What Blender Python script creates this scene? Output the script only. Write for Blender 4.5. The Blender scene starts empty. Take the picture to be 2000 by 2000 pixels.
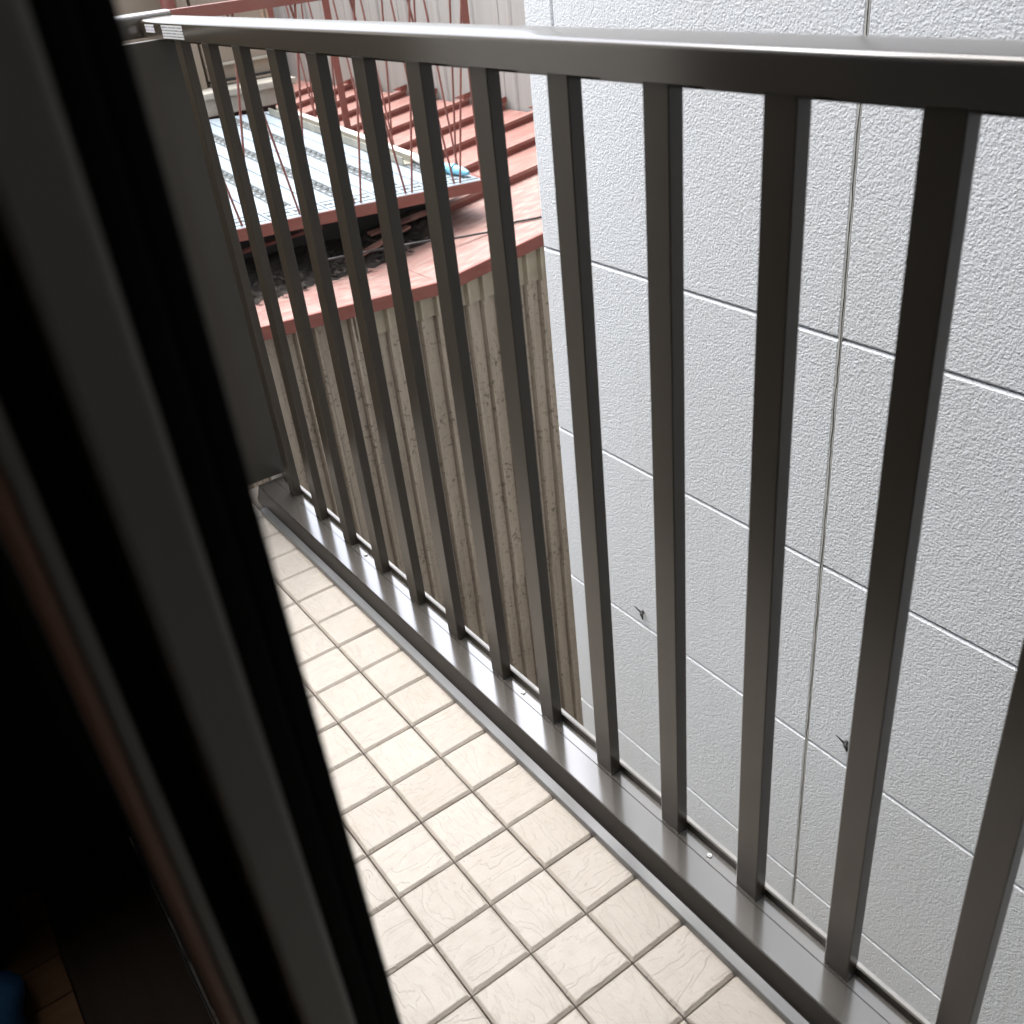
import bpy, bmesh, math, random
from mathutils import Vector, Matrix
random.seed(7)
S = bpy.context.scene
COL = S.collection

# ------------------------------------------------------------------ camera
CAM = Vector((-0.6655, -0.6864, 1.2326))
YAW, PIT, ROL, FPX = 0.5602, 0.5525, -0.1163, 1889.86
F = Vector((math.sin(YAW)*math.cos(PIT), math.cos(YAW)*math.cos(PIT), -math.sin(PIT)))
R0 = Vector((math.cos(YAW), -math.sin(YAW), 0)); U0 = R0.cross(F)
RR = R0*math.cos(ROL) + U0*math.sin(ROL)
UU = -R0*math.sin(ROL) + U0*math.cos(ROL)
cd = bpy.data.cameras.new('camera'); cam = bpy.data.objects.new('camera', cd); COL.objects.link(cam)
m = Matrix((RR, UU, -F)).transposed().to_4x4(); m.translation = CAM
cam.matrix_world = m
cd.sensor_width = 36; cd.sensor_fit = 'HORIZONTAL'; cd.lens = 36*FPX/2000
cd.clip_start = 0.01; cd.clip_end = 500
cd.dof.use_dof = True; cd.dof.focus_distance = 2.1; cd.dof.aperture_fstop = cd.lens/1000/0.0045
S.camera = cam
def ray(u, v):
    return F + RR*((u-1000)/FPX) - UU*((v-1000)/FPX)
def at(u, v, axis, c):          # photo pixel -> point on the plane axis = c
    d = ray(u, v); t = (c-CAM[axis])/d[axis]; return CAM + d*t

# ------------------------------------------------------------------ sky, sun, exposure
W = bpy.data.worlds.new('World'); S.world = W; W.use_nodes = True
nt = W.node_tree; bg = nt.nodes['Background']
sky = nt.nodes.new('ShaderNodeTexSky'); sky.sky_type = 'NISHITA'; sky.sun_disc = False
SUN = Vector((-0.10, 0.46, 1.4)).normalized()          # direction towards the (veiled) sun
sky.sun_elevation = math.asin(SUN.z); sky.sun_rotation = math.atan2(SUN.x, SUN.y)
sky.air_density = 1.0; sky.dust_density = 4.0; sky.ozone_density = 1.0
hs = nt.nodes.new('ShaderNodeHueSaturation'); hs.inputs['Saturation'].default_value = 0.5
nt.links.new(sky.outputs[0], hs.inputs['Color']); nt.links.new(hs.outputs[0], bg.inputs['Color'])
bg.inputs['Strength'].default_value = 0.15
sd = bpy.data.lights.new('sun', 'SUN'); sd.energy = 1.1; sd.angle = math.radians(50); sd.color = (1, .97, .93)
so = bpy.data.objects.new('sun', sd); COL.objects.link(so)
so.rotation_euler = SUN.to_track_quat('Z', 'Y').to_euler(); so.location = (0, 4, 12)
S.view_settings.view_transform = 'Standard'; S.view_settings.look = 'None'
S.view_settings.gamma = 1; S.view_settings.exposure = 2.22
try: S.view_settings.use_curve_mapping = False
except Exception: pass
S.render.engine = 'CYCLES'
S.cycles.max_bounces = 6

# ------------------------------------------------------------------ material helpers
class N:
    def __init__(s, name):
        s.m = bpy.data.materials.new(name); s.m.use_nodes = True
        s.t = s.m.node_tree; s.p = s.t.nodes['Principled BSDF']
        s.co = s.t.nodes.new('ShaderNodeTexCoord')
    def n(s, t, **kw):
        x = s.t.nodes.new(t)
        for k, v in kw.items():
            if k in x.inputs.keys(): x.inputs[k].default_value = v
            else: setattr(x, k, v)
        return x
    def l(s, a, b): s.t.links.new(a, b)
    def mapping(s, scale=(1,1,1), src='Object', rot=(0,0,0)):
        mp = s.n('ShaderNodeMapping'); mp.inputs['Scale'].default_value = scale; mp.inputs['Rotation'].default_value = rot
        s.l(s.co.outputs[src], mp.inputs['Vector']); return mp.outputs[0]
    def noise(s, vec, scale, detail=4, rough=.55, dist=0):
        x = s.n('ShaderNodeTexNoise', Scale=scale, Detail=detail, Roughness=rough, Distortion=dist)
        s.l(vec, x.inputs['Vector']); return x.outputs['Fac']
    def ramp(s, fac, stops):
        r = s.n('ShaderNodeValToRGB'); e = r.color_ramp.elements
        while len(e) < len(stops): e.new(.5)
        for q, (p, c) in zip(e, stops):
            q.position = p; q.color = (c, c, c, 1) if not hasattr(c, '__len__') else (*c, 1)
        s.l(fac, r.inputs[0]); return r.outputs[0]
    def math(s, op, a, b=None):
        x = s.n('ShaderNodeMath', operation=op)
        for i, q in enumerate((a, b)):
            if q is None: continue
            if isinstance(q, (int, float)): x.inputs[i].default_value = q
            else: s.l(q, x.inputs[i])
        return x.outputs[0]
    def mix(s, fac, a, b):
        x = s.n('ShaderNodeMix', data_type='RGBA')
        for sock, q in ((x.inputs['Factor'], fac), (x.inputs[6], a), (x.inputs[7], b)):
            if isinstance(q, (int, float)): sock.default_value = q
            elif isinstance(q, tuple): sock.default_value = (*q, 1)
            else: s.l(q, sock)
        return x.outputs[2]
    def bump(s, h, strength=.5, dist=.002, prev=None):
        b = s.n('ShaderNodeBump', Strength=strength, Distance=dist); s.l(h, b.inputs['Height'])
        if prev: s.l(prev, b.inputs['Normal'])
        return b.outputs[0]
    def set(s, **kw):
        for k, v in kw.items():
            sock = s.p.inputs[k.replace('_', ' ')]
            if isinstance(v, (int, float)): sock.default_value = v
            elif isinstance(v, tuple): sock.default_value = (*v, 1)
            else: s.l(v, sock)
        return s.m

def flat(name, col, rough=.6, metal=0, var=.15, scale=12, bump=.15, bscale=80, bdist=.001):
    a = N(name); v = a.mapping()
    f = a.noise(v, scale, 5); c = a.mix(a.ramp(f, [(.3, 0), (.7, 1)]), tuple(x*(1-var) for x in col), tuple(min(1, x*(1+var)) for x in col))
    a.set(Base_Color=c, Roughness=rough, Metallic=metal)
    if bump: a.set(Normal=a.bump(a.noise(v, bscale, 4), bump, bdist))
    return a.m

def m_bronze(name, base=(.055,.0455,.0345), rough=.28, ior=1.62, metal=0):
    a = N(name); v = a.mapping()
    oi = a.n('ShaderNodeObjectInfo'); sc = a.n('ShaderNodeVectorMath', operation='SCALE'); sc.inputs['Scale'].default_value = 7.3
    a.l(oi.outputs['Location'], sc.inputs[0]); ad = a.n('ShaderNodeVectorMath', operation='ADD'); a.l(v, ad.inputs[0]); a.l(sc.outputs[0], ad.inputs[1])
    dust = a.ramp(a.noise(ad.outputs[0], 3, 2, .5), [(.3, 0), (.8, 1)])
    a.set(Base_Color=a.mix(a.math('MULTIPLY', dust, .25), base, tuple(min(1, x*1.7+.01) for x in base)), Metallic=metal, IOR=ior,
          Roughness=rough)
    return a.m

def m_stucco():
    a = N('white_stucco'); v = a.mapping()
    n1 = a.noise(v, 165, 3, .55, .5); n2 = a.noise(v, 70, 2, .5, .6)
    vo = a.n('ShaderNodeTexVoronoi', Scale=165.0, feature='F1'); a.l(v, vo.inputs['Vector'])
    h = a.math('ADD', a.math('MULTIPLY', n1, 1.0), a.math('MULTIPLY', vo.outputs['Distance'], -.45))
    h = a.math('ADD', h, a.math('MULTIPLY', n2, .55))
    big = a.ramp(a.noise(a.mapping((1, 1, .5)), 1.6, 5), [(.3, 0), (.75, 1)])
    col = a.mix(big, (.655,.695,.735), (.61,.64,.665))
    dirt = a.ramp(a.noise(a.mapping((1, 5, .35)), 4, 6, .65), [(.58, 0), (.86, 1)])
    col = a.mix(a.math('MULTIPLY', dirt, .4), col, (.42,.41,.36))
    a.set(Base_Color=col, Roughness=.72, Normal=a.bump(h, .75, .0027)); return a.m

def m_tile():
    a = N('slate_look_tile'); v0 = a.mapping()
    oi = a.n('ShaderNodeObjectInfo')
    sc = a.n('ShaderNodeVectorMath', operation='SCALE'); a.l(oi.outputs['Location'], sc.inputs[0]); sc.inputs['Scale'].default_value = 37.0
    add = a.n('ShaderNodeVectorMath', operation='ADD'); a.l(v0, add.inputs[0]); a.l(sc.outputs[0], add.inputs[1])
    mp = a.n('ShaderNodeMapping'); mp.inputs['Scale'].default_value = (8, 30, 8); mp.inputs['Rotation'].default_value = (0, 0, .35); a.l(add.outputs[0], mp.inputs['Vector'])
    n = a.noise(mp.outputs[0], 1.1, 3, .5, .3)
    q = a.math('MULTIPLY', n, 9.0); fr = a.math('FRACT', q)
    edge = a.ramp(fr, [(0, 0), (.16, 1)])
    h = a.math('ADD', a.math('FLOOR', q), edge)
    line = a.ramp(fr, [(0, 0), (.05, 1), (.10, 1), (.2, 0)])
    fine = a.noise(add.outputs[0], 380, 3); mid = a.noise(add.outputs[0], 45, 4)
    big = a.noise(a.mapping((1, 1, 1), 'Generated'), 2, 2)
    rnd = oi.outputs['Random']
    c = a.mix(rnd, (.465,.43,.385), (.515,.48,.435))
    c = a.mix(a.math('MULTIPLY', a.ramp(mid, [(.42, 0), (.8, 1)]), .4), c, (.40,.35,.30))
    c = a.mix(a.math('MULTIPLY', line, .11), c, (.27,.235,.195))
    c = a.mix(a.math('MULTIPLY', a.ramp(fine, [(.35, 1), (.5, 0)]), .14), c, (.3,.26,.22))
    b = a.bump(h, .6, .0011); b = a.bump(mid, .45, .0016, b); b = a.bump(fine, .4, .0007, b)
    a.set(Base_Color=c, Roughness=a.math('ADD', .42, a.math('MULTIPLY', mid, .25)), Normal=b); return a.m

def m_shed():
    a = N('weathered_taupe_sheet'); v = a.mapping()
    base = a.mix(a.ramp(a.noise(a.mapping((2, 2, .6)), 2.2, 4), [(.3, 0), (.7, 1)]), (.28,.238,.192), (.37,.32,.265))
    st = a.ramp(a.noise(a.mapping((16, 16, .7)), 3, 4, .6), [(.48, 0), (.78, 1)])
    base = a.mix(a.math('MULTIPLY', st, .5), base, (.12,.097,.075))
    sp = a.ramp(a.noise(v, 42, 4, .7, .6), [(.565, 0), (.62, 1)])
    sp = a.math('MULTIPLY', sp, a.ramp(a.noise(v, 3.0, 2), [(.38, .15), (.58, 1)]))
    base = a.mix(a.math('MULTIPLY', sp, .85), base, (.065,.054,.043))
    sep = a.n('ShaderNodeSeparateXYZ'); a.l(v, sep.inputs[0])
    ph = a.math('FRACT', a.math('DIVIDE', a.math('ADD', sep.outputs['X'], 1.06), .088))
    foot = a.ramp(ph, [(.0, 1), (.035, 0), (.60, 0), (.655, 1), (.70, .1), (.90, .1), (.955, 1), (1, 1)])  # rib shading painted as dark, dirt-like lines along each rib foot
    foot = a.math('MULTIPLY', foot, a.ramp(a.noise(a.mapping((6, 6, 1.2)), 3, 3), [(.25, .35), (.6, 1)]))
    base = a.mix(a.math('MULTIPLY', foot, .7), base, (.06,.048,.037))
    ru = a.ramp(a.noise(a.mapping((9, 9, .9)), 5, 4, .65), [(.62, 0), (.74, 1)])
    base = a.mix(a.math('MULTIPLY', ru, .45), base, (.16,.085,.045))
    a.set(Base_Color=base, Roughness=.55, Normal=a.bump(a.noise(v, 60, 3), .2, .002)); return a.m

def m_red(name, a0, a1, worn, amt, rough=.55):
    a = N(name); v = a.mapping()
    c = a.mix(a.ramp(a.noise(v, 5, 6, .6), [(.3, 0), (.7, 1)]), a0, a1)
    w = a.ramp(a.noise(a.mapping((1.2, 5, 5)), 5.5, 6, .68, .5), [(.43, 0), (.64, 1)])
    c = a.mix(a.math('MULTIPLY', w, amt), c, worn)
    d = a.ramp(a.noise(v, 60, 5, .7), [(.62, 0), (.75, 1)])
    c = a.mix(a.math('MULTIPLY', d, .35), c, tuple(x*.35 for x in a0))
    a.set(Base_Color=c, Roughness=rough, Normal=a.bump(a.noise(v, 45, 4), .25, .003)); return a.m

def m_wood(name, c0, c1, axis=0, rough=.45):
    a = N(name); sc = [40, 40, 40]; sc[axis] = 3
    f = a.noise(a.mapping(tuple(sc)), 1, 6, .6, .4)
    a.set(Base_Color=a.mix(a.ramp(f, [(.3, 0), (.7, 1)]), c0, c1), Roughness=rough, Normal=a.bump(f, .2, .001)); return a.m

def m_print(name, ink, rows, dens):
    a = N(name); v = a.mapping()
    sep = a.n('ShaderNodeSeparateXYZ'); a.l(v, sep.inputs[0])
    rowf = a.math('FRACT', a.math('MULTIPLY', sep.outputs['Z'], rows))
    line = a.math('LESS_THAN', a.math('ABSOLUTE', a.math('SUBTRACT', rowf, .5)), .22)
    mp = a.mapping((1, 700, rows*1.0)); g = a.noise(mp, 1.0, 2)
    letter = a.math('GREATER_THAN', g, dens)
    f = a.math('MULTIPLY', line, letter)
    a.set(Base_Color=a.mix(f, (.78,.81,.84), ink), Roughness=.35); return a.m

def m_glass():
    a = N('window_glass'); a.set(Base_Color=(.9,.95,.94), Roughness=.02, Transmission_Weight=1.0, IOR=1.45); return a.m

M = {}
M['bronze'] = m_bronze('bronze_anodised_aluminium')
M['bronze_base'] = m_bronze('lighter_bronze_base', (.085,.079,.070), .15, 3.0, 0)  # lighter, more reflective bronze for the base pieces
M['bronze_rail'] = m_bronze('bronze_handrail', (.056,.047,.036), .18, 2.2, 0)
M['bronze_kick'] = m_bronze('dark_bronze_kick_plate', (.020,.017,.014), .38, 1.45, 0)
M['bronze_dull'] = m_bronze('bronze_aluminium_frame', (.14,.136,.124), .5, 1.5, 0)
M['panel'] = m_bronze('bronze_end_panel', (.050,.0455,.039), .40, 1.5, 0)
M['silver'] = m_bronze('pale_aluminium_trim', (.16,.165,.17), .3, 1.6, .25)
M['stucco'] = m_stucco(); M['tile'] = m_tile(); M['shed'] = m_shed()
M['shed_clean'] = flat('cleaner_beige_sheet', (.30,.268,.205), .55, var=.16, scale=9)
M['joint'] = flat('joint_sealant', (.44,.44,.42), .8, var=.2)
M['grout'] = flat('dark_tile_base', (.055,.045,.038), .9)
M['rubber'] = flat('black_rubber', (.003,.003,.003), .8, bump=0); M['rubber'].node_tree.nodes['Principled BSDF'].inputs['Specular IOR Level'].default_value = .12
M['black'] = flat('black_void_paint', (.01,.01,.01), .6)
M['steel'] = flat('stainless_screw', (.62,.62,.6), .25, 1, bump=0)
M['roof'] = m_red('faded_red_roof_paint', (.20,.085,.070), (.24,.105,.088), (.33,.22,.18), .4)
M['roof_worn'] = m_red('worn_pink_roof_paint', (.20,.10,.087), (.24,.128,.112), (.30,.235,.205), .75)
M['redside'] = m_red('deep_red_paint', (.15,.038,.028), (.19,.052,.04), (.22,.09,.07), .3)
M['redsteel'] = m_red('red_oxide_steel_paint', (.15,.042,.03), (.185,.055,.04), (.16,.08,.066), .4, .5)
M['plank'] = flat('galvanised_plank', (.235,.285,.325), .42, .15, var=.1, scale=5, bump=.1, bscale=30)
M['plankline'] = flat('plank_groove', (.04,.05,.052), .6)
M['pole'] = flat('pale_grey_pole', (.62,.61,.57), .35)
M['beige'] = flat('beige_channel', (.25,.24,.195), .5)
M['blue'] = flat('light_blue_plastic', (.18,.46,.58), .3, var=.2)
M['cable'] = flat('black_cable', (.015,.015,.015), .5, bump=0)
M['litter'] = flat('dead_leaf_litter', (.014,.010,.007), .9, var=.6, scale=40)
M['brownpanel'] = flat('brown_shutter_panel', (.24,.195,.145), .55, var=.08, scale=4)
M['creamledge'] = flat('cream_mortar_ledge', (.36,.335,.275), .8, var=.15, scale=10)
M['greysheet'] = None
M['concrete'] = flat('plain_concrete', (.36,.35,.33), .85, var=.15, scale=3)
M['whitecoping'] = flat('white_coping', (.36,.36,.35), .5, var=.05)
M['housewall'] = flat('beige_house_siding', (.70,.65,.57), .8, var=.06, scale=3, bump=.4, bscale=60, bdist=.002)
M['light_blocker'] = flat('dark_brown_blocker', (.045,.04,.035), .6, var=.1, scale=4)  # dark finish of the added, unseen light blocker
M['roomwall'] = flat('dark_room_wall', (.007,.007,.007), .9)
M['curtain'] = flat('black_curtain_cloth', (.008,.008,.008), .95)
M['floorwood'] = m_wood('room_floor_wood', (.26,.14,.07), (.38,.21,.105), 0)
M['sillwood'] = m_wood('dark_sill_wood', (.06,.04,.028), (.09,.062,.043), 1)
M['brownwood'] = m_wood('brown_door_trim', (.17,.085,.055), (.21,.11,.07), 2)
M['denim'] = flat('blue_cloth', (.06,.22,.5), .9, var=.2, scale=60)
M['bag'] = flat('dark_bag_cloth', (.02,.022,.025), .8)
M['stick1'] = m_print('small_sticker_print', (.25,.15,.45), 160, .52)
M['stick2'] = m_print('caution_sticker_print', (.08,.09,.12), 190, .47)
M['glass'] = m_glass()
M['creamslat'] = flat('cream_timber_slat', (.55,.44,.30), .7, var=.15)
M['whitewash'] = flat('white_far_wall', (.5,.51,.52), .7, var=.05)
def m_greysheet():
    a = N('grey_sheet_with_rust_runs'); v = a.mapping()
    c = a.mix(a.ramp(a.noise(a.mapping((3, 3, .3)), 2.5, 5), [(.3, 0), (.7, 1)]), (.285,.287,.265), (.355,.355,.33))
    r = a.ramp(a.noise(a.mapping((7, 7, .25)), 2.0, 5, .6), [(.58, 0), (.78, 1)])
    c = a.mix(a.math('MULTIPLY', r, .55), c, (.30,.23,.16))
    a.set(Base_Color=c, Roughness=.6); return a.m
M['greysheet'] = m_greysheet()

# ------------------------------------------------------------------ mesh helpers
def mesh(name, bm, smooth=None):
    me = bpy.data.meshes.new(name); bmesh.ops.recalc_face_normals(bm, faces=bm.faces); bm.to_mesh(me); bm.free()
    if smooth is not None:
        for p in me.polygons: p.use_smooth = True
        try: me.set_sharp_from_angle(angle=math.radians(smooth))
        except Exception: pass
    return me
def obj(name, me, mat, parent=None, loc=None):
    o = bpy.data.objects.new(name, me); COL.objects.link(o)
    if mat: 
        if not me.materials: me.materials.append(M[mat])
    if parent:
        o.parent = parent
        o.location = loc if loc is not None else -wloc(parent)
    elif loc is not None: o.location = loc
    return o
def wloc(o):
    v = o.location.copy()
    while o.parent: o = o.parent; v = v + o.location
    return v
def thing(name, label, cat, loc=(0,0,0), group=None):
    o = bpy.data.objects.new(name, None); COL.objects.link(o); o.location = loc; o.empty_display_size = .1
    o['label'] = label; o['category'] = cat
    if group: o['group'] = group
    return o
def tag(o, label, cat, group=None):
    o['label'] = label; o['category'] = cat
    if group: o['group'] = group
    return o
def struct(o): o['kind'] = 'structure'; return o
def hexa(bm, c):                 # 8 corners: bottom 4 (ccw), top 4
    v = [bm.verts.new(p) for p in c]
    for f in ((3,2,1,0), (4,5,6,7), (0,1,5,4), (1,2,6,5), (2,3,7,6), (3,0,4,7)): bm.faces.new([v[i] for i in f])
    return v
def box(x0, x1, y0, y1, z0, z1, bevel=0, bm=None, seg=2, zf=None):
    own = bm or bmesh.new()
    zz = zf or (lambda x, y: 0)
    c = [(x0,y0),(x1,y0),(x1,y1),(x0,y1)]
    vs = hexa(own, [(x,y,z0+zz(x,y)) for x,y in c] + [(x,y,z1+zz(x,y)) for x,y in c])
    if bevel:
        es = list({e for v in vs for e in v.link_edges})
        bmesh.ops.bevel(own, geom=es, offset=bevel, segments=seg, affect='EDGES', profile=.6)
    return own
def prism(pts, axis, a0, a1, bm=None):   # closed polygon extruded along axis (0,1,2); pts = the other two coords in order
    own = bm or bmesh.new()
    def P(p, a):
        q = list(p); q.insert(axis, a); return tuple(q)
    A = [own.verts.new(P(p, a0)) for p in pts]; B = [own.verts.new(P(p, a1)) for p in pts]; n = len(pts)
    for i in range(n): own.faces.new((A[i], A[(i+1)%n], B[(i+1)%n], B[i]))
    own.faces.new(A); own.faces.new(B[::-1]); return own
def tube(path, r, seg=8, bm=None, caps=True):
    own = bm or bmesh.new(); path = [Vector(p) for p in path]; rings = []
    for i, p in enumerate(path):
        d = (path[min(i+1, len(path)-1)] - path[max(i-1, 0)]).normalized()
        a = d.orthogonal().normalized() if not rings else (pa - d*pa.dot(d)).normalized()
        pa = a; b = d.cross(a)
        rr = r[i] if hasattr(r, '__len__') else r
        rings.append([own.verts.new(p + (a*math.cos(2*math.pi*k/seg) + b*math.sin(2*math.pi*k/seg))*rr) for k in range(seg)])
    for A, B in zip(rings, rings[1:]):
        for k in range(seg): own.faces.new((A[k], A[(k+1)%seg], B[(k+1)%seg], B[k]))
    if caps: own.faces.new(rings[0][::-1]); own.faces.new(rings[-1])
    return own
def P(name, bm, mat, parent, smooth=None): return obj(name, mesh(name, bm, smooth), mat, parent)

# ================================================================== GROUND + BALCONY FLOOR
GZ = -3.7
g = obj('ground', mesh('ground', box(-150, 150, -150, 150, GZ-.2, GZ)), 'concrete'); struct(g)

slab = bmesh.new()
box(-.60, .052, -1.89, 1.62, -.22, -.012, bm=slab)
bf = obj('balcony_floor', mesh('balcony_floor', slab), 'grout'); struct(bf)
PX, PY, T = -0.0632, 0.6401, 0.100
def tile_mesh(w, l, name):
    bm = bmesh.new(); h, b, g_ = .012, .0037, .0012
    x, y = w/2-g_, l/2-g_
    lo = [(-x,-y,-h),(x,-y,-h),(x,y,-h),(-x,y,-h)]
    md = [(-x,-y,-.0046),(x,-y,-.0046),(x,y,-.0046),(-x,y,-.0046)]
    tp = [(-x+b,-y+b,-.0004),(x-b,-y+b,-.0004),(x-b,y-b,-.0004),(-x+b,y-b,-.0004)]
    tq = [(-x+b+.0015,-y+b+.0015,0),(x-b-.0015,-y+b+.0015,0),(x-b-.0015,y-b-.0015,0),(-x+b+.0015,y-b-.0015,0)]
    R = [[bm.verts.new(p) for p in q] for q in (lo, md, tp, tq)]
    for A, B in zip(R, R[1:]):
        for k in range(4): bm.faces.new((A[k], A[(k+1)%4], B[(k+1)%4], B[k]))
    bm.faces.new(R[-1]); bm.faces.new(R[0][::-1])
    return mesh(name, bm)
tm = tile_mesh(T, T, 'tile'); 
for i in range(6):
    for j in range(-25, 9):
        w = T
        cx = PX - T*(i+.5); cy = PY + T*(j+.5)
        o = obj('tile', tm, 'tile', bf, loc=Vector((cx, cy, random.uniform(-.0006, .0004))))
        o.rotation_euler = (random.uniform(-.004,.004), random.uniform(-.004,.004), math.pi/2*((i+j) % 2) + math.pi*random.randint(0,1))
# the last row against the end panel is the bare base
# ================================================================== RAILING
rl = thing('balcony_railing', 'dark bronze aluminium balcony railing with vertical bars above the tiled floor', 'railing', (0, 0, .02))
Y0, PITCH, BW, BD, X0 = 1.3848, 0.1510, 0.0358, 0.0190, 0.0049
YN, YF = -1.88, 1.600
# handrail profile (x, z)
prof = [(.003,1.084),(.003,1.0845),(.003,1.1110),(.003,1.1125)]
for k in range(1, 7):
    a = math.pi/2*k/6; prof.append((.003+.0065*(1-math.cos(a)), 1.1125+.0060*math.sin(a)))
for k in range(1, 9):
    q = k/9; prof.append((.0095+.059*q, 1.1185+.0009*math.sin(math.pi*q)))
for k in range(0, 7):
    a = math.pi/2*k/6; prof.append((.0695+.0065*math.sin(a), 1.1125+.0060*math.cos(a)))
prof += [(.076,1.1110),(.076,1.0765),(.076,1.076),(.027,1.076),(.027,1.084)]
top = P('top_rail', prism([(x,z) for x,z in prof], 1, YN, YF), 'bronze_rail', rl, 25)
bmE = prism([(x*.98+.0006,z*1.0) for x,z in prof], 1, YF, YF+.006); P('rail_end_cap', bmE, 'bronze_rail', rl, 25)
bar_me = None
for k in range(-1, 22):
    y = Y0 - PITCH*k
    if k == -1: continue
    if bar_me is None:
        bm = box(0, BD, 0, BW, .0500, 1.0838, .0013, seg=2); bar_me = mesh('bar', bm)
    o = obj('bar', bar_me, 'bronze', rl, loc=Vector((X0, y, 0)) - wloc(rl))
    # punched slot collar at the foot of each bar
# base rail, a closed extrusion: chamfer, top face, groove, seat, back lip
def base_piece(name, pts, y0=YN, y1=1.505, mat='bronze_base', sm=None):
    return P(name, prism(pts, 1, y0, y1), mat, rl, sm)
base_piece('base_cover', [(-.0428,.004),(-.0428,.0486),(-.0422,.0492),(.0010,.0493),(.0010,.004)])
base_piece('kick_plate', [(-.0537,.004),(-.0537,.0142),(-.0436,.0478),(-.0430,.0480),(-.0430,.004)], mat='bronze_kick')
base_piece('bar_seat', [(.0024,.004),(.0024,.0492),(.0232,.0494),(.0232,.004)])
base_piece('back_lip', [(.0236,.004),(.0236,.0622),(.0265,.0622),(.0265,.004)], mat='bronze')
base_piece('base_end_piece', [(-.0542,.004),(-.0542,.015),(-.0442,.0492),(.0236,.0500),(.0236,.004)], 1.5055, 1.5115)
base_piece('floor_trim', [(-.0700,-.010),(-.0700,.0125),(-.0690,.0135),(-.0542,.0140),(-.0542,-.010)], y1=1.455, mat='silver')
# seams in the trim and the base cover
for y in (.38, 1.43):
    pass
sc = bmesh.new()
bmesh.ops.create_cone(sc, segments=14, radius1=.0046, radius2=.0036, depth=.0028, cap_ends=True)
bmesh.ops.create_cone(sc, segments=14, radius1=.0026, radius2=.0016, depth=.0040, cap_ends=True)
scm = mesh('screw', sc, 50)
for y in (1.024, .426, -.032, -.63): obj('screw', scm, 'steel', rl, loc=Vector((.0115, y, .0508)) - wloc(rl))
def sticker(y0, y1, z0, z1, mat, lab, cat):
    cy, cz = (y0+y1)/2, (z0+z1)/2
    bm = box(-.0002, .0002, y0-cy, y1-cy, z0-cz, z1-cz)
    o = obj('sticker', mesh('sticker', bm), mat, rl, loc=Vector((.0026, cy, cz)) - wloc(rl)); o['label'] = lab
sticker(1.522, 1.579, 1.0955, 1.1105, 'stick1', 'small white sticker with purple print', 'sticker')
sticker(1.351, 1.474, 1.0868, 1.1106, 'stick2', 'white caution sticker with lines of small print', 'sticker')
# end panel across the balcony
ep = thing('end_panel', 'flat dark bronze panel closing the far end of the balcony', 'panel', (-.28, 1.52, .05))
P('panel_board', box(-.59, .048, 1.512, 1.540, .058, 1.0835, .002), 'panel', ep)
yc = 1.612
cap = [(yc,1.084),(yc,1.118)] + [(yc+.008*(1-math.cos(q)), 1.118+.010*math.sin(q)) for q in (.4,.8,1.2,1.57)] + [(yc+.03,1.1295),(yc+.05,1.129)] + [(yc+.058+.008*math.sin(q), 1.118+.010*math.cos(q)) for q in (.0,.4,.8,1.2,1.57)] + [(yc+.066,1.084)]
P('panel_cap', prism(cap, 0, -.59, .074), 'bronze_rail', ep, 25)
P('end_post', box(.0, .05, 1.545, 1.60, .05, 1.0755, .002), 'bronze', ep)
# balcony parapet outside the railing
pp = obj('balcony_parapet', mesh('balcony_parapet', box(.0285, .0400, -1.89, 1.62, -.60, .0500, .002)), 'whitecoping')
tag(pp, 'white coping edge outside the foot of the bronze railing', 'coping')

# ================================================================== NEIGHBOUR'S WHITE WALL
WX, PHI = 1.0, math.radians(.5)
nb = thing('neighbour_building', 'white stucco wall of large square-edged panels facing the balcony', 'building', (WX+.3, .2, GZ))
def wx(y): return WX + math.tan(PHI)*(y-.557)
ZJ = [3.95, 3.35, 2.75, 2.15, 1.55, .952] + [.377-.6*k for k in range(0, 7)]
YJ = [1.640, 1.515, .557, -1.2, -1.88]
def panel(y0, y1, z0, z1):
    gp, b = .0026, .0060
    bm = bmesh.new()
    def ring(i, d):
        return [bm.verts.new((wx(y)-d, y, z)) for y, z in ((y0+i, z0+i), (y1-i, z0+i), (y1-i, z1-i), (y0+i, z1-i))]
    R = [ring(gp*.5, -.10), ring(gp*.5, -.006), ring(gp*.5+b*.5, -.0018), ring(gp*.5+b, 0)]
    for A, B in zip(R, R[1:]):
        for k in range(4): bm.faces.new((A[k], A[(k+1)%4], B[(k+1)%4], B[k]))
    bm.faces.new(R[-1]); bm.faces.new(R[0][::-1])
    for v in bm.verts: v.co -= Vector((WX, 0, 0))
    return bm
for a, b in zip(YJ, YJ[1:]):
    for z1, z0 in zip(ZJ, ZJ[1:]):
        obj('wall_panel', mesh('wall_panel', panel(b, a, z0, z1)), 'stucco', nb, loc=Vector((WX, 0, 0)) - wloc(nb))
P('wall_core', box(WX+.045, WX+5, -1.88, 1.632, GZ, 3.97), 'joint', nb)
P('coping', box(WX-.05, WX+5, -1.88, 1.68, 3.98, 4.06), 'whitecoping', nb)
cr = bmesh.new(); prev = None; z = 2.1
while z > -3.0:                       # hairline crack wandering down the upright joint
    yj = .557 + random.uniform(-.0015, .0015); w = random.uniform(.0002, .0009)
    cur = [cr.verts.new((wx(yj)-.0006+d_, yj+q*w, z)) for q, d_ in ((-1, 0), (1, 0), (1, .004), (-1, .004))]
    if prev:
        for k in range(4): cr.faces.new((prev[k], prev[(k+1)%4], cur[(k+1)%4], cur[k]))
    prev = cur; z -= random.uniform(.012, .05)
P('joint_crack', cr, 'black', nb)
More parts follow.
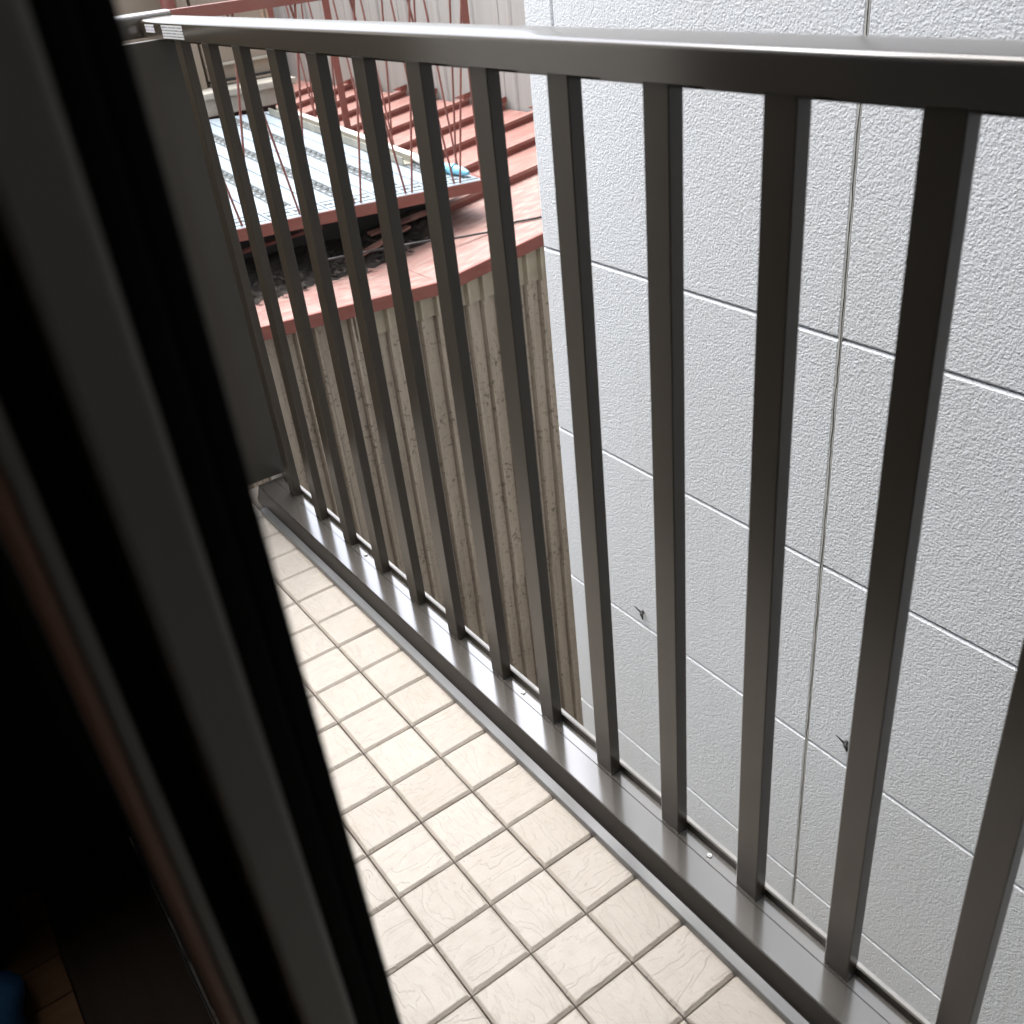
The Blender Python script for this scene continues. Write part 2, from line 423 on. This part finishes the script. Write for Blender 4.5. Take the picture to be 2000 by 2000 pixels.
P('joint_seal', box(wx(.557)+.0004, wx(.557)+.006, .557-.0045, .557+.0045, -3.3, 3.9), 'joint', nb)
def hook(name, y, z, label):
    x = wx(y)
    bm = tube([(x+.004, y+.004, z+.002), (x-.009, y, z), (x-.014, y-.004, z-.002), (x-.015, y-.008, z-.004), (x-.013, y-.009, z-.018)], [.0055,.0058,.0055,.0042,.002], 8)
    tube([(x-.009, y, z), (x-.016, y+.026, z+.019)], [.0038, .0012], 8, bm=bm)
    o = obj(name, mesh(name, bm, 50), 'black'); tag(o, label, 'hook'); return o
hook('wall_hook', 1.238, -.765, 'small dark metal hook above a joint on the white stucco wall, nearer the brown shed')
hook('wall_hook', .425, -.735, 'small dark metal hook by the upright joint of the white stucco wall')

# ================================================================== BROWN SHED WITH RED ROOF
SY, TR = 3.20, .13
def zr(x, y=0):
    return -.105 + TR*(x-2.15) if x >= 1.5 else -.105 + TR*(1.5-2.15) + .055*(1.5-x)
sh = thing('metal_shed', 'taupe ribbed metal shed with faded red batten roof beyond the railing', 'shed', (1.3, SY+1, GZ))
def ribbed(x0, x1, z0, ztop, y, name='wall_sheet', mat='shed'):
    bm = bmesh.new(); pitch = .088; xs = []; x = x0
    while x < x1-1e-4:
        for dx, d in ((0,0),(.058,0),(.064,.027),(.076,.027),(.082,0)):
            if x+dx <= x1: xs.append((x+dx, d))
        x += pitch
    xs.append((x1, 0))
    A = [bm.verts.new((q, y-d, z0)) for q, d in xs]
    B = [bm.verts.new((q, y-d, (ztop(q) if callable(ztop) else ztop))) for q, d in xs]
    C = [bm.verts.new((q, y-d+.012, z0)) for q, d in xs]
    for i in range(len(xs)-1):
        bm.faces.new((A[i], A[i+1], B[i+1], B[i])); bm.faces.new((C[i], C[i+1], A[i+1], A[i]))
    return P(name, bm, mat, sh)
SW = .704
xk = -1.0
low = []
for i in range(7):
    x0 = -1.06 + SW*i; x1 = x0 + SW + .012
    if x0 > 1.4 - SW*.5:
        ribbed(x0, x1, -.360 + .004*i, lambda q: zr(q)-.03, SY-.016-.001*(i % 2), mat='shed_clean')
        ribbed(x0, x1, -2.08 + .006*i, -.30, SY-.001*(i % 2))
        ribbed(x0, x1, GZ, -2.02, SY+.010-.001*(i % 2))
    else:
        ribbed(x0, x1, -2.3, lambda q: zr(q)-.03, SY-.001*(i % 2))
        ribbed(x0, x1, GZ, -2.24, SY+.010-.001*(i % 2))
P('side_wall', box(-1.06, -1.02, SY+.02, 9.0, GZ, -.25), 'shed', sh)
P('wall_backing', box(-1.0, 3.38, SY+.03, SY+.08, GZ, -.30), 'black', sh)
# front fascia: three lengths of red flashing following the bent edge
for a, b in ((-1.1, .46), (.463, 1.50), (1.503, 3.45)):
    bm = box(a, b, SY-.062, SY-.048, -.056, .004, .0015, zf=lambda x, y: zr(x)); P('fascia', bm, 'redside', sh)
YB = [3.94 + .4625*k for k in range(0, 10)]
edges = [SY-.045] + YB + [9.0]
for a, b in zip(edges, edges[1:]):
    for x0, x1 in ((-1.08, 1.495), (1.495, 3.44)):
        if x0 < 0 and a > 6.5: continue
        bm = bmesh.new(); nx, ny = 10, 4
        G = [[bm.verts.new((x0+(x1-x0)*i/nx, a+(b-a)*j/ny, zr(x0+(x1-x0)*i/nx+1e-6*(x0>1)) + random.uniform(-.003,.003)*(0 < j < ny))) for j in range(ny+1)] for i in range(nx+1)]
        for i in range(nx):
            for j in range(ny): bm.faces.new((G[i][j], G[i+1][j], G[i+1][j+1], G[i][j+1]))
        r = bmesh.ops.extrude_face_region(bm, geom=bm.faces[:])
        for v in [e for e in r['geom'] if isinstance(e, bmesh.types.BMVert)]: v.co.z -= .012
        P('roof_panel', bm, 'roof_worn' if a < 3.5 else 'roof', sh, 30)
for y in YB:                       # battens of the right hand pitch: side face deep red, cap faded
    bm = box(1.62, 3.43, y-.018, y+.018, .001, .040, 0, zf=lambda x, yy: zr(x)); P('batten', bm, 'redside', sh)
    bm = prism([(y-.026,.0405),(y-.026,.030),(y-.023,.030),(y-.023,.0465),(y+.023,.0465),(y+.023,.030),(y+.026,.030),(y+.026,.0495),(y-.026,.0495)], 0, 1.60, 3.435)
    for v in bm.verts: v.co.z += zr(v.co.x)
    P('batten_cap', bm, 'roof', sh)
    # tilted ridge flashing tab at the top of each batten
    bm = prism([(y-.03,.05),(y+.10,.05),(y+.10,.054),(y-.03,.085)], 0, 3.38, 3.44)
    for v in bm.verts: v.co.z += zr(v.co.x)
    P('ridge_flashing', bm, 'redside', sh)
P('under_deck_shade_sheet', box(-.9, 1.98, 4.02, 4.06, -.30, .03), 'black', sh)  # black sheet standing in for the shade beneath the deck
P('under_deck_shade_sheet', box(1.98, 2.02, 4.06, 6.2, -.20, .0), 'black', sh)  # same painted shade along the deck side
# bent red offcuts at the eave under the deck
def offcut(p0, p1, w, mat='roof'):
    p0, p1 = Vector(p0), Vector(p1); d = (p1-p0); n = Vector((0, 0, 1)).cross(d).normalized()*w
    bm = bmesh.new(); q = [p0-n, p1-n, p1+n, p0+n]
    hexa(bm, [tuple(v) for v in q] + [tuple(v+Vector((0,0,.012))) for v in q]); return bm
for i, (a, b, w) in enumerate((((1.28,3.70,-.165),(1.72,3.80,-.10),.020), ((1.55,3.92,-.12),(2.0,3.86,-.06),.03), ((.75,3.95,-.05),(1.3,3.93,-.02),.02),)):
    P('loose_flashing', offcut(a, b, w), 'redside' if i > 1 else 'roof', sh)

# black cable sagging over the roof edge
pts = [at(640, 507, 1, 3.45), at(690, 497, 1, 3.47), at(752, 485, 1, 3.50), at(838, 470, 1, 3.46), at(890, 465, 1, 3.46), at(960, 456, 1, 3.42), at(1010, 447, 1, 3.40), at(1050, 442, 1, 3.33), at(1100, 436, 1, 3.28)]
pts = [Vector((p.x, p.y, max(p.z, zr(p.x)+.008))) for p in pts]
fine = []
for a, b in zip(pts, pts[1:]):
    for k in range(4): fine.append(a.lerp(b, k/4))
tag(obj('cable', mesh('cable', tube(fine, .006, 6), 60), 'cable'), 'thin black cable lying across the faded red shed roof', 'cable')

# leaf litter under the deck
bm = bmesh.new()
for i in range(1500):
    x = random.uniform(.1, 1.85); y = random.uniform(3.42 + max(0, (x-.6))*.16, 4.4); z = zr(x) + .01 + random.uniform(0, .05)*min(1, (y-3.35)*3)
    a = random.uniform(0, 6.28); s = random.uniform(.008, .026)
    d1 = Vector((math.cos(a), math.sin(a), random.uniform(-.5,.5)))*s; d2 = Vector((-math.sin(a), math.cos(a), random.uniform(-.5,.5)))*s*.5
    c = Vector((x, y, z)); bm.faces.new([bm.verts.new(c+q) for q in (-d1, d2, d1, -d2)])
G = []
for i in range(61):
    x = -.3 + 2.2*i/60; y0 = 3.44 + max(0, (x-.55))*.20 + random.uniform(-.025, .025); row = []
    for j in range(13):
        q = j/12; y = y0 + (4.01-y0)*q
        row.append(bm.verts.new((x, y, zr(x) + .002 + (.055*q + random.uniform(0, .016))*min(1, q*4))))
    G.append(row)
for i in range(60):
    for j in range(12): bm.faces.new((G[i][j], G[i+1][j], G[i+1][j+1], G[i][j+1]))
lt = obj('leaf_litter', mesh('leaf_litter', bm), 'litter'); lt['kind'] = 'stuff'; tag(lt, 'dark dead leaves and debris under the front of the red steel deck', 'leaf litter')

# ================================================================== RED STEEL DECK ON THE ROOF
DX, DY, DZ = 2.115, 3.68, .075
def zd(x, y): return DZ + .07*(y-DY) - .052*(x-DX)
dk = thing('rooftop_deck', 'red steel drying deck with pale perforated planks above the shed roof', 'deck', (1.2, 4.8, -.1))
XL, YBK = -.55, 6.02
P('front_channel', box(XL, DX+.01, DY-.035, DY-.005, -.052, .004, .002, zf=zd), 'redsteel', dk)
P('side_channel', box(DX+.003, DX+.035, DY-.004, YBK, -.052, .002, .002, zf=zd), 'redsteel', dk)
for y in (4.4, 5.2, 5.98): P('cross_beam', box(XL, DX, y, y+.05, -.09, -.012, 0, zf=zd), 'redsteel', dk)
for x in (XL, .8, DX-.06): 
    for y in (4.42, 5.9): P('deck_leg', box(x, x+.04, y, y+.04, zr(x)+.0, zd(x, y)-.085), 'redsteel', dk)
PWD = .292
for i in range(9):
    x1 = DX - PWD*i; x0 = x1 - PWD + .008
    bm = box(x0, x1, DY-.030, YBK, -.010, .006, .002, zf=zd, seg=1); pk = P('deck_plank', bm, 'plank', dk)
    cx = x1 - .145
    # raised ribs either side of the row of pressed rings
    for s in (-.034, .034): P('plank_rib', box(cx+s-.006, cx+s+.006, DY+.16, YBK-.05, .006, .0085, 0, zf=zd), 'plankline', pk)
    bm = bmesh.new(); y = DY + .19
    while y < YBK-.1:
        ring = []
        for r_, h_ in ((.028,.0062),(.022,.0125),(.017,.0125),(.013,.0062)):
            ring.append([bm.verts.new((cx+r_*math.cos(a), y+r_*math.sin(a), h_+zd(cx,y))) for a in [2*math.pi*k/10 for k in range(10)]])
        for A, B in zip(ring, ring[1:]):
            for k in range(10): bm.faces.new((A[k], A[(k+1)%10], B[(k+1)%10], B[k]))
        y += .066
    ro = P('pressed_ring_row', bm, 'plankline', pk, 60); ro['kind'] = 'stuff'
    # chequered tread strip near the front
    bm = bmesh.new()
    for k in range(4):
        xx = x0+.03+k*.068
        for a_ in (.5, -.5):
            c = Vector((xx, DY+.06, 0)); d = Vector((math.cos(a_), math.sin(a_), 0))*.026; n = Vector((-d.y, d.x, 0))*.12
            q = [c-d-n, c+d-n, c+d+n, c-d+n]
            hexa(bm, [(v.x, v.y, .005+zd(v.x,v.y)) for v in q] + [(v.x, v.y, .008+zd(v.x,v.y)) for v in q])
    box(x0+.01, x1-.01, DY+.110, DY+.116, .005, .008, 0, bm=bm, zf=zd)
    box(x0+.01, x1-.01, DY+.004, DY+.009, .005, .008, 0, bm=bm, zf=zd)
    P('tread_strip', bm, 'plankline', pk)
# railing of the deck
RT = 1.035
P('deck_top_rail', box(XL, DX+.02, DY-.030, DY-.022, RT-.046, RT, .001), 'redsteel', dk)
P('deck_top_rail', box(XL, DX+.02, DY-.0215, DY+.016, RT-.006, RT, .001), 'redsteel', dk)
P('side_top_rail', box(DX+.020, DX+.028, DY+.02, YBK, RT-.046, RT, .001), 'redsteel', dk)
def post(x, y, w=.038):
    bm = prism([(x,y),(x+w,y),(x+w,y+w),(x+w-.005,y+w),(x+w-.005,y+.005),(x,y+.005)], 2, zd(x,y)-.05, RT+.0); P('post', bm, 'redsteel', dk)
post(DX-.014, DY-.030); post(DX-.010, 5.15, .044); post(DX-.010, YBK-.04)
post(.30, DY-.030)
def rod(a, b, r=.0055): P('rod', tube([a, b], r, 7), 'redsteel', dk, 60)
x = DX - .13; s = 1
while x > -.3:
    rod((x, DY-.012, zd(x,DY)), (x + .145*s, DY-.014, RT-.03)); rod((x-.03, DY-.006, zd(x,DY)), (x-.03 - .135*s, DY-.006, RT-.03))
    x -= .285
y = DY + .22
while y < YBK-.1:
    rod((DX+.010, y, zd(DX,y)), (DX+.014, y+.15, RT-.03)); rod((DX+.016, y+.03, zd(DX,y)), (DX+.018, y-.12, RT-.03))
    y += .34
# poles and channel lying along the edge of the deck
def longpole(x, y0, y1, dz, r, label, name='laundry_pole', mat='pole'):
    bm = tube([(x, y0, zd(x,y0)+dz), (x+.01, (y0+y1)/2, zd(x,(y0+y1)/2)+dz), (x, y1, zd(x,y1)+dz)], r, 12)
    return tag(obj(name, mesh(name, bm, 50), mat), label, 'pole')
longpole(2.020, 3.86, 5.85, .0245, .0165, 'pale grey laundry pole with blue end lying along the deck edge')
longpole(2.062, 3.96, 5.80, .0225, .0145, 'pale grey laundry pole lying between the blue-ended pole and the deck railing')
bm = prism([(1.935,.0075),(1.995,.0075),(1.995,.050),(1.990,.050),(1.990,.014),(1.940,.014),(1.940,.050),(1.935,.050)], 1, 4.15, 5.9)
for v in bm.verts: v.co.z += zd(v.co.x, v.co.y)
tag(obj('metal_channel', mesh('metal_channel', bm), 'beige'), 'beige open metal channel lying on the pale deck planks', 'channel')
be = bmesh.new()
def pz(y, dz=.03): return (2.030+ (3.9-y)*.25, y, zd(2.03,y)+dz)
tube([pz(3.90,.032), pz(3.84,.033)], [.026,.026], 14, bm=be); tube([pz(3.835,.032), pz(3.815,.032)], [.030,.030], 14, bm=be); tube([pz(3.81,.032), pz(3.76,.030), pz(3.72,.028)], [.024,.022,.010], 14, bm=be)
pc = obj('pole_end_clamp', mesh('pole_end_clamp', be, 40), 'blue'); tag(pc, 'light blue plastic pole clamp at the front corner of the deck', 'clamp')

# ================================================================== BUILDINGS BEHIND
# tall grey sheet wall that the red roof leans against
gw = thing('grey_sheet_building', 'tall grey metal sheet wall above the red shed roof, stained with rust', 'building', (4.5, 6.5, GZ))
P('building_core', box(3.50, 6.0, 2.6, 11.0, GZ, 1.9), 'greysheet', gw)
y = 2.6
while y < 10.9:
    bm = prism([(3.458, y+.004), (3.458, y+.30), (3.452, y+.305), (3.446, y+.32), (3.446, y+.335), (3.452, y+.35), (3.458, y+.355), (3.458, y+.452), (3.498, y+.452), (3.498, y+.004)], 2, -.4, 1.9)
    P('wall_sheet', bm, 'greysheet', gw); y += .455
# house at the back with brown shutter box on a cream ledge
BY = 6.35
bh = thing('back_house', 'brown shuttered house with a cream ledge behind the steel deck', 'house', (1.0, BY+1, GZ))
pL = at(300, 100, 1, BY); pR = at(527, 100, 1, BY)
z_led = at(460, 168, 1, BY).z
P('house_wall', box(-2.5, pR.x-.02, BY+.30, BY+3, GZ, 1.42), 'brownpanel', bh)
zt = 1.38
xw0 = at(400, 120, 1, BY).x; xw1 = pR.x
P('shutter_box', box(xw0, xw1, BY+.02, BY+.29, z_led+.03, zt, .006), 'brownpanel', bh)
def band(v, h, d, mat):
    z = at(460, v, 1, BY).z
    P('shutter_band', box(xw0-.004, xw1+.004, BY-d, BY+.018, z-h/2, z+h/2, .002), mat, bh)
band(121, .016, .010, 'creamledge'); band(153, .014, .014, 'black'); band(163, .018, .016, 'black'); band(158, .014, .022, 'brownpanel')
P('shutter_post', box(xw0-.10, xw0-.03, BY-.02, BY+.28, z_led, zt, .004), 'brownpanel', bh)
P('downpipe', tube([(xw0-.16, BY-.03, z_led), (xw0-.16, BY-.03, 1.4)], .045, 12), 'redsteel', bh, 50)
zl0 = at(460, 172, 1, BY-.25).z
P('ledge', box(at(396,178,1,BY-.25).x, pR.x+.05, BY-.25, BY+.28, zl0-.045, zl0, .01), 'creamledge', bh)
P('ledge_skirt', box(at(400,200,1,BY-.22).x, pR.x+.03, BY-.22, BY+.28, zl0-.15, zl0-.046, .008), 'creamledge', bh)
P('under_ledge_shade', box(-2.4, pR.x, BY+.1, BY+.29, GZ, zl0-.15), 'black', bh)  # black block standing in for the shadow below the ledge
for k in range(5):
    xx = -.9+.32*k
    P('ribbed_column', box(xx, xx+.2, BY+.24, BY+.297, 0, 1.40, .01), 'brownpanel', bh)
# rough cream house far left
ch = thing('cream_house', 'rough cream rendered house at the far left behind the balcony end panel', 'house', (-.5, 11, GZ))
P('house_wall', box(-6, at(308, 3, 1, 10).x-.02, 10, 13, GZ, 1.6), 'creamledge', ch)
P('sill_band', box(-6, at(308, 3, 1, 10).x-.01, 9.95, 9.998, .93, 1.02, .01), 'creamledge', ch)
# slatted timber wall and pale wall between the house and the grey building
FY = 9.2
sl = thing('slatted_wall', 'cream timber slat wall above a white ledge behind the deck', 'wall', (2.3, FY, GZ))
xa = at(528, 130, 1, FY).x; xb = at(600, 120, 1, FY).x
n_ = 9
for k in range(n_):
    x0 = xa + (xb-xa)*k/n_
    P('slat', box(x0+.008, x0+(xb-xa)/n_-.008, FY-.03, FY, at(560,160,1,FY).z, 1.5, .003), 'creamslat', sl)
P('backing', box(xa-.4, 3.44, FY+.001, FY+.2, GZ, 1.6), 'whitewash', sl)
P('white_ledge', box(xa-.1, xb+.12, FY-.25, FY-.031, at(560,182,1,FY).z, at(560,158,1,FY).z, .01), 'whitewash', sl)
for k in range(4):
    x0 = xa + (xb-xa)*k/3
    P('red_stud', box(x0, x0+.07, FY-.24, FY-.16, GZ, at(560,184,1,FY).z), 'redsteel', sl)
P('red_rail', box(xa-.1, xb+.15, FY-.26, FY-.241, at(560,196,1,FY).z, at(560,186,1,FY).z), 'redsteel', sl)

# ================================================================== OWN HOUSE: WALL, DOOR, ROOM
OW = -.600; JY = -.406
oh = thing('balcony_house', 'beige house wall carrying the tiled balcony and the sliding door', 'house', (-2.5, 0, GZ))
P('outer_wall', box(-.72, OW, .66, 1.66, -.3, 2.2), 'housewall', oh)
P('outer_wall', box(-.72, OW, 1.662, 3.0, GZ, 2.2), 'housewall', oh)
P('lintel_wall', box(-.72, OW, -1.6, .658, 2.02, 4.6), 'housewall', oh)
P('outer_wall', box(-.72, OW, -3.4, -1.602, GZ, 4.6), 'housewall', oh)
P('base_wall', box(-.72, -.603, -1.6, 1.66, GZ, -.301), 'housewall', oh)
P('sill_wall', box(-.72, -.603, -1.598, .658, -.30, -.02), 'housewall', oh)
P('low_roof', box(-5, -.52, .664, 3.4, 2.2, 2.28), 'housewall', oh)
P('upper_wall', box(-5, -.72, .56, .66, 2.52, 4.6), 'housewall', oh)
P('roof', box(-5, -.25, -4, .70, 4.6, 4.75), 'housewall', oh)  # unseen house top, raised and overhung to cut sky light on the balcony
P('added_light_blocker', box(-.60, 1.02, -2.2, -1.9, GZ, 4.6), 'light_blocker', oh)  # unseen wall added to darken the near end of the alley
P('added_shade_canopy', box(OW+.002, .06, -1.89, .45, 2.05, 2.11, .004), 'housewall', oh)  # unseen canopy added to dim the near tiles
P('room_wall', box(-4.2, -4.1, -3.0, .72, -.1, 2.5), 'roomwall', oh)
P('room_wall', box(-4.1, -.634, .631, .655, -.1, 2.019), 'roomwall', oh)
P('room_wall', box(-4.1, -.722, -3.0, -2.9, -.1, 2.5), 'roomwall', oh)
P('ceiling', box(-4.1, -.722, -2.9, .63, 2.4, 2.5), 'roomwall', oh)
rf = obj('room_floor', mesh('room_floor', box(-4.1, -.722, -2.9, .63, -.1, -.012)), 'grout'); struct(rf)
fy = .63; i = 0
while fy > -1.4:
    o = obj('floorboard', mesh('floorboard', box(-1.9, -.803, fy-.0735, fy-.0010, -.0115, 0, .0008, seg=1)), 'floorwood', rf, loc=Vector((0,0,random.uniform(-.0004,.0004)))); fy -= .0745; i += 1
P('door_sill', box(-.801, -.660, -1.59, .628, -.011, .003, .001), 'sillwood', oh)
dr = thing('sliding_door', 'dark aluminium sliding door edge with black gaskets and brown timber trim', 'door', (-.62, JY+.3, 0))
H = 2.015
def db(name, x0, x1, y0, y1, mat, bev=.0008): return P(name, box(x0, x1, y0, y1, .004, H, bev), mat, dr)
db('gasket', -.5970, -.5865, JY+.004, JY+.06, 'rubber', .002); db('gasket', -.6085, -.5980, JY, JY+.06, 'rubber', .002)
db('stile', -.632, -.6092, JY-.004, JY+.055, 'bronze_dull', .003)
db('groove', -.6478, -.6325, JY+.03, JY+.06, 'rubber')
db('inner_stile', -.6535, -.6482, JY+.002, JY+.06, 'bronze_dull')
db('timber_trim', -.6600, -.6542, JY+.003, JY+.06, 'brownwood', .0015)
db('far_stile', -.632, -.606, .60, .655, 'bronze_dull')
P('bottom_rail', box(-.632, -.606, JY+.061, .599, .004, .07, .002), 'bronze_dull', dr)
P('top_rail', box(-.632, -.606, JY+.061, .599, 1.95, H, .002), 'bronze_dull', dr)
P('pane', box(-.622, -.616, JY+.061, .599, .071, 1.949), 'glass', dr)
P('track_edge', box(-.6590, -.6570, JY+.061, .62, .004, .007), 'steel', dr)
cu = bmesh.new()
pts = []; yy = JY+.07
while yy < .615: pts.append((-.648 + .006*math.sin(yy*70), yy)); yy += .008
A = [cu.verts.new((x_, y_, .012)) for x_, y_ in pts]; B = [cu.verts.new((x_, y_, 2.0)) for x_, y_ in pts]
for i in range(len(pts)-1): cu.faces.new((A[i], A[i+1], B[i+1], B[i]))
r = bmesh.ops.extrude_face_region(cu, geom=cu.faces[:])
for v in [e for e in r['geom'] if isinstance(e, bmesh.types.BMVert)]: v.co.x += .002
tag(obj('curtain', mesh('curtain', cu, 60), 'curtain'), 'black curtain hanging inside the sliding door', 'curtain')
# things on the room floor
def blob(name, c, rad, mat, label, cat, lump=.12, flat_=.0):
    bm = bmesh.new(); bmesh.ops.create_icosphere(bm, subdivisions=4, radius=1)
    for v in bm.verts:
        n = v.co.normalized(); k = 1 + lump*(math.sin(n.x*5+n.y*3)*.5 + math.sin(n.y*7+n.z*4)*.5)
        v.co = Vector((n.x*rad[0]*k, n.y*rad[1]*k, max(n.z*rad[2]*k, -rad[2]*.55)))
    zmin = min(v.co.z for v in bm.verts)
    for v in bm.verts: v.co.z -= zmin
    o = obj(name, mesh(name, bm, 80), mat, loc=Vector(c)); return tag(o, label, cat)
p1 = at(12, 1825, 2, .02)
blob('cloth_bag', (p1.x-.045, p1.y+.01, .0006), (.07,.055,.05), 'bag', 'dark rounded cloth bag on the wooden room floor', 'bag', .05)
p2 = at(10, 1975, 2, .02)
blob('folded_cloth', (p2.x-.085, p2.y-.01, .0006), (.12,.14,.06), 'denim', 'crumpled blue cloth on the wooden room floor', 'cloth', .1)
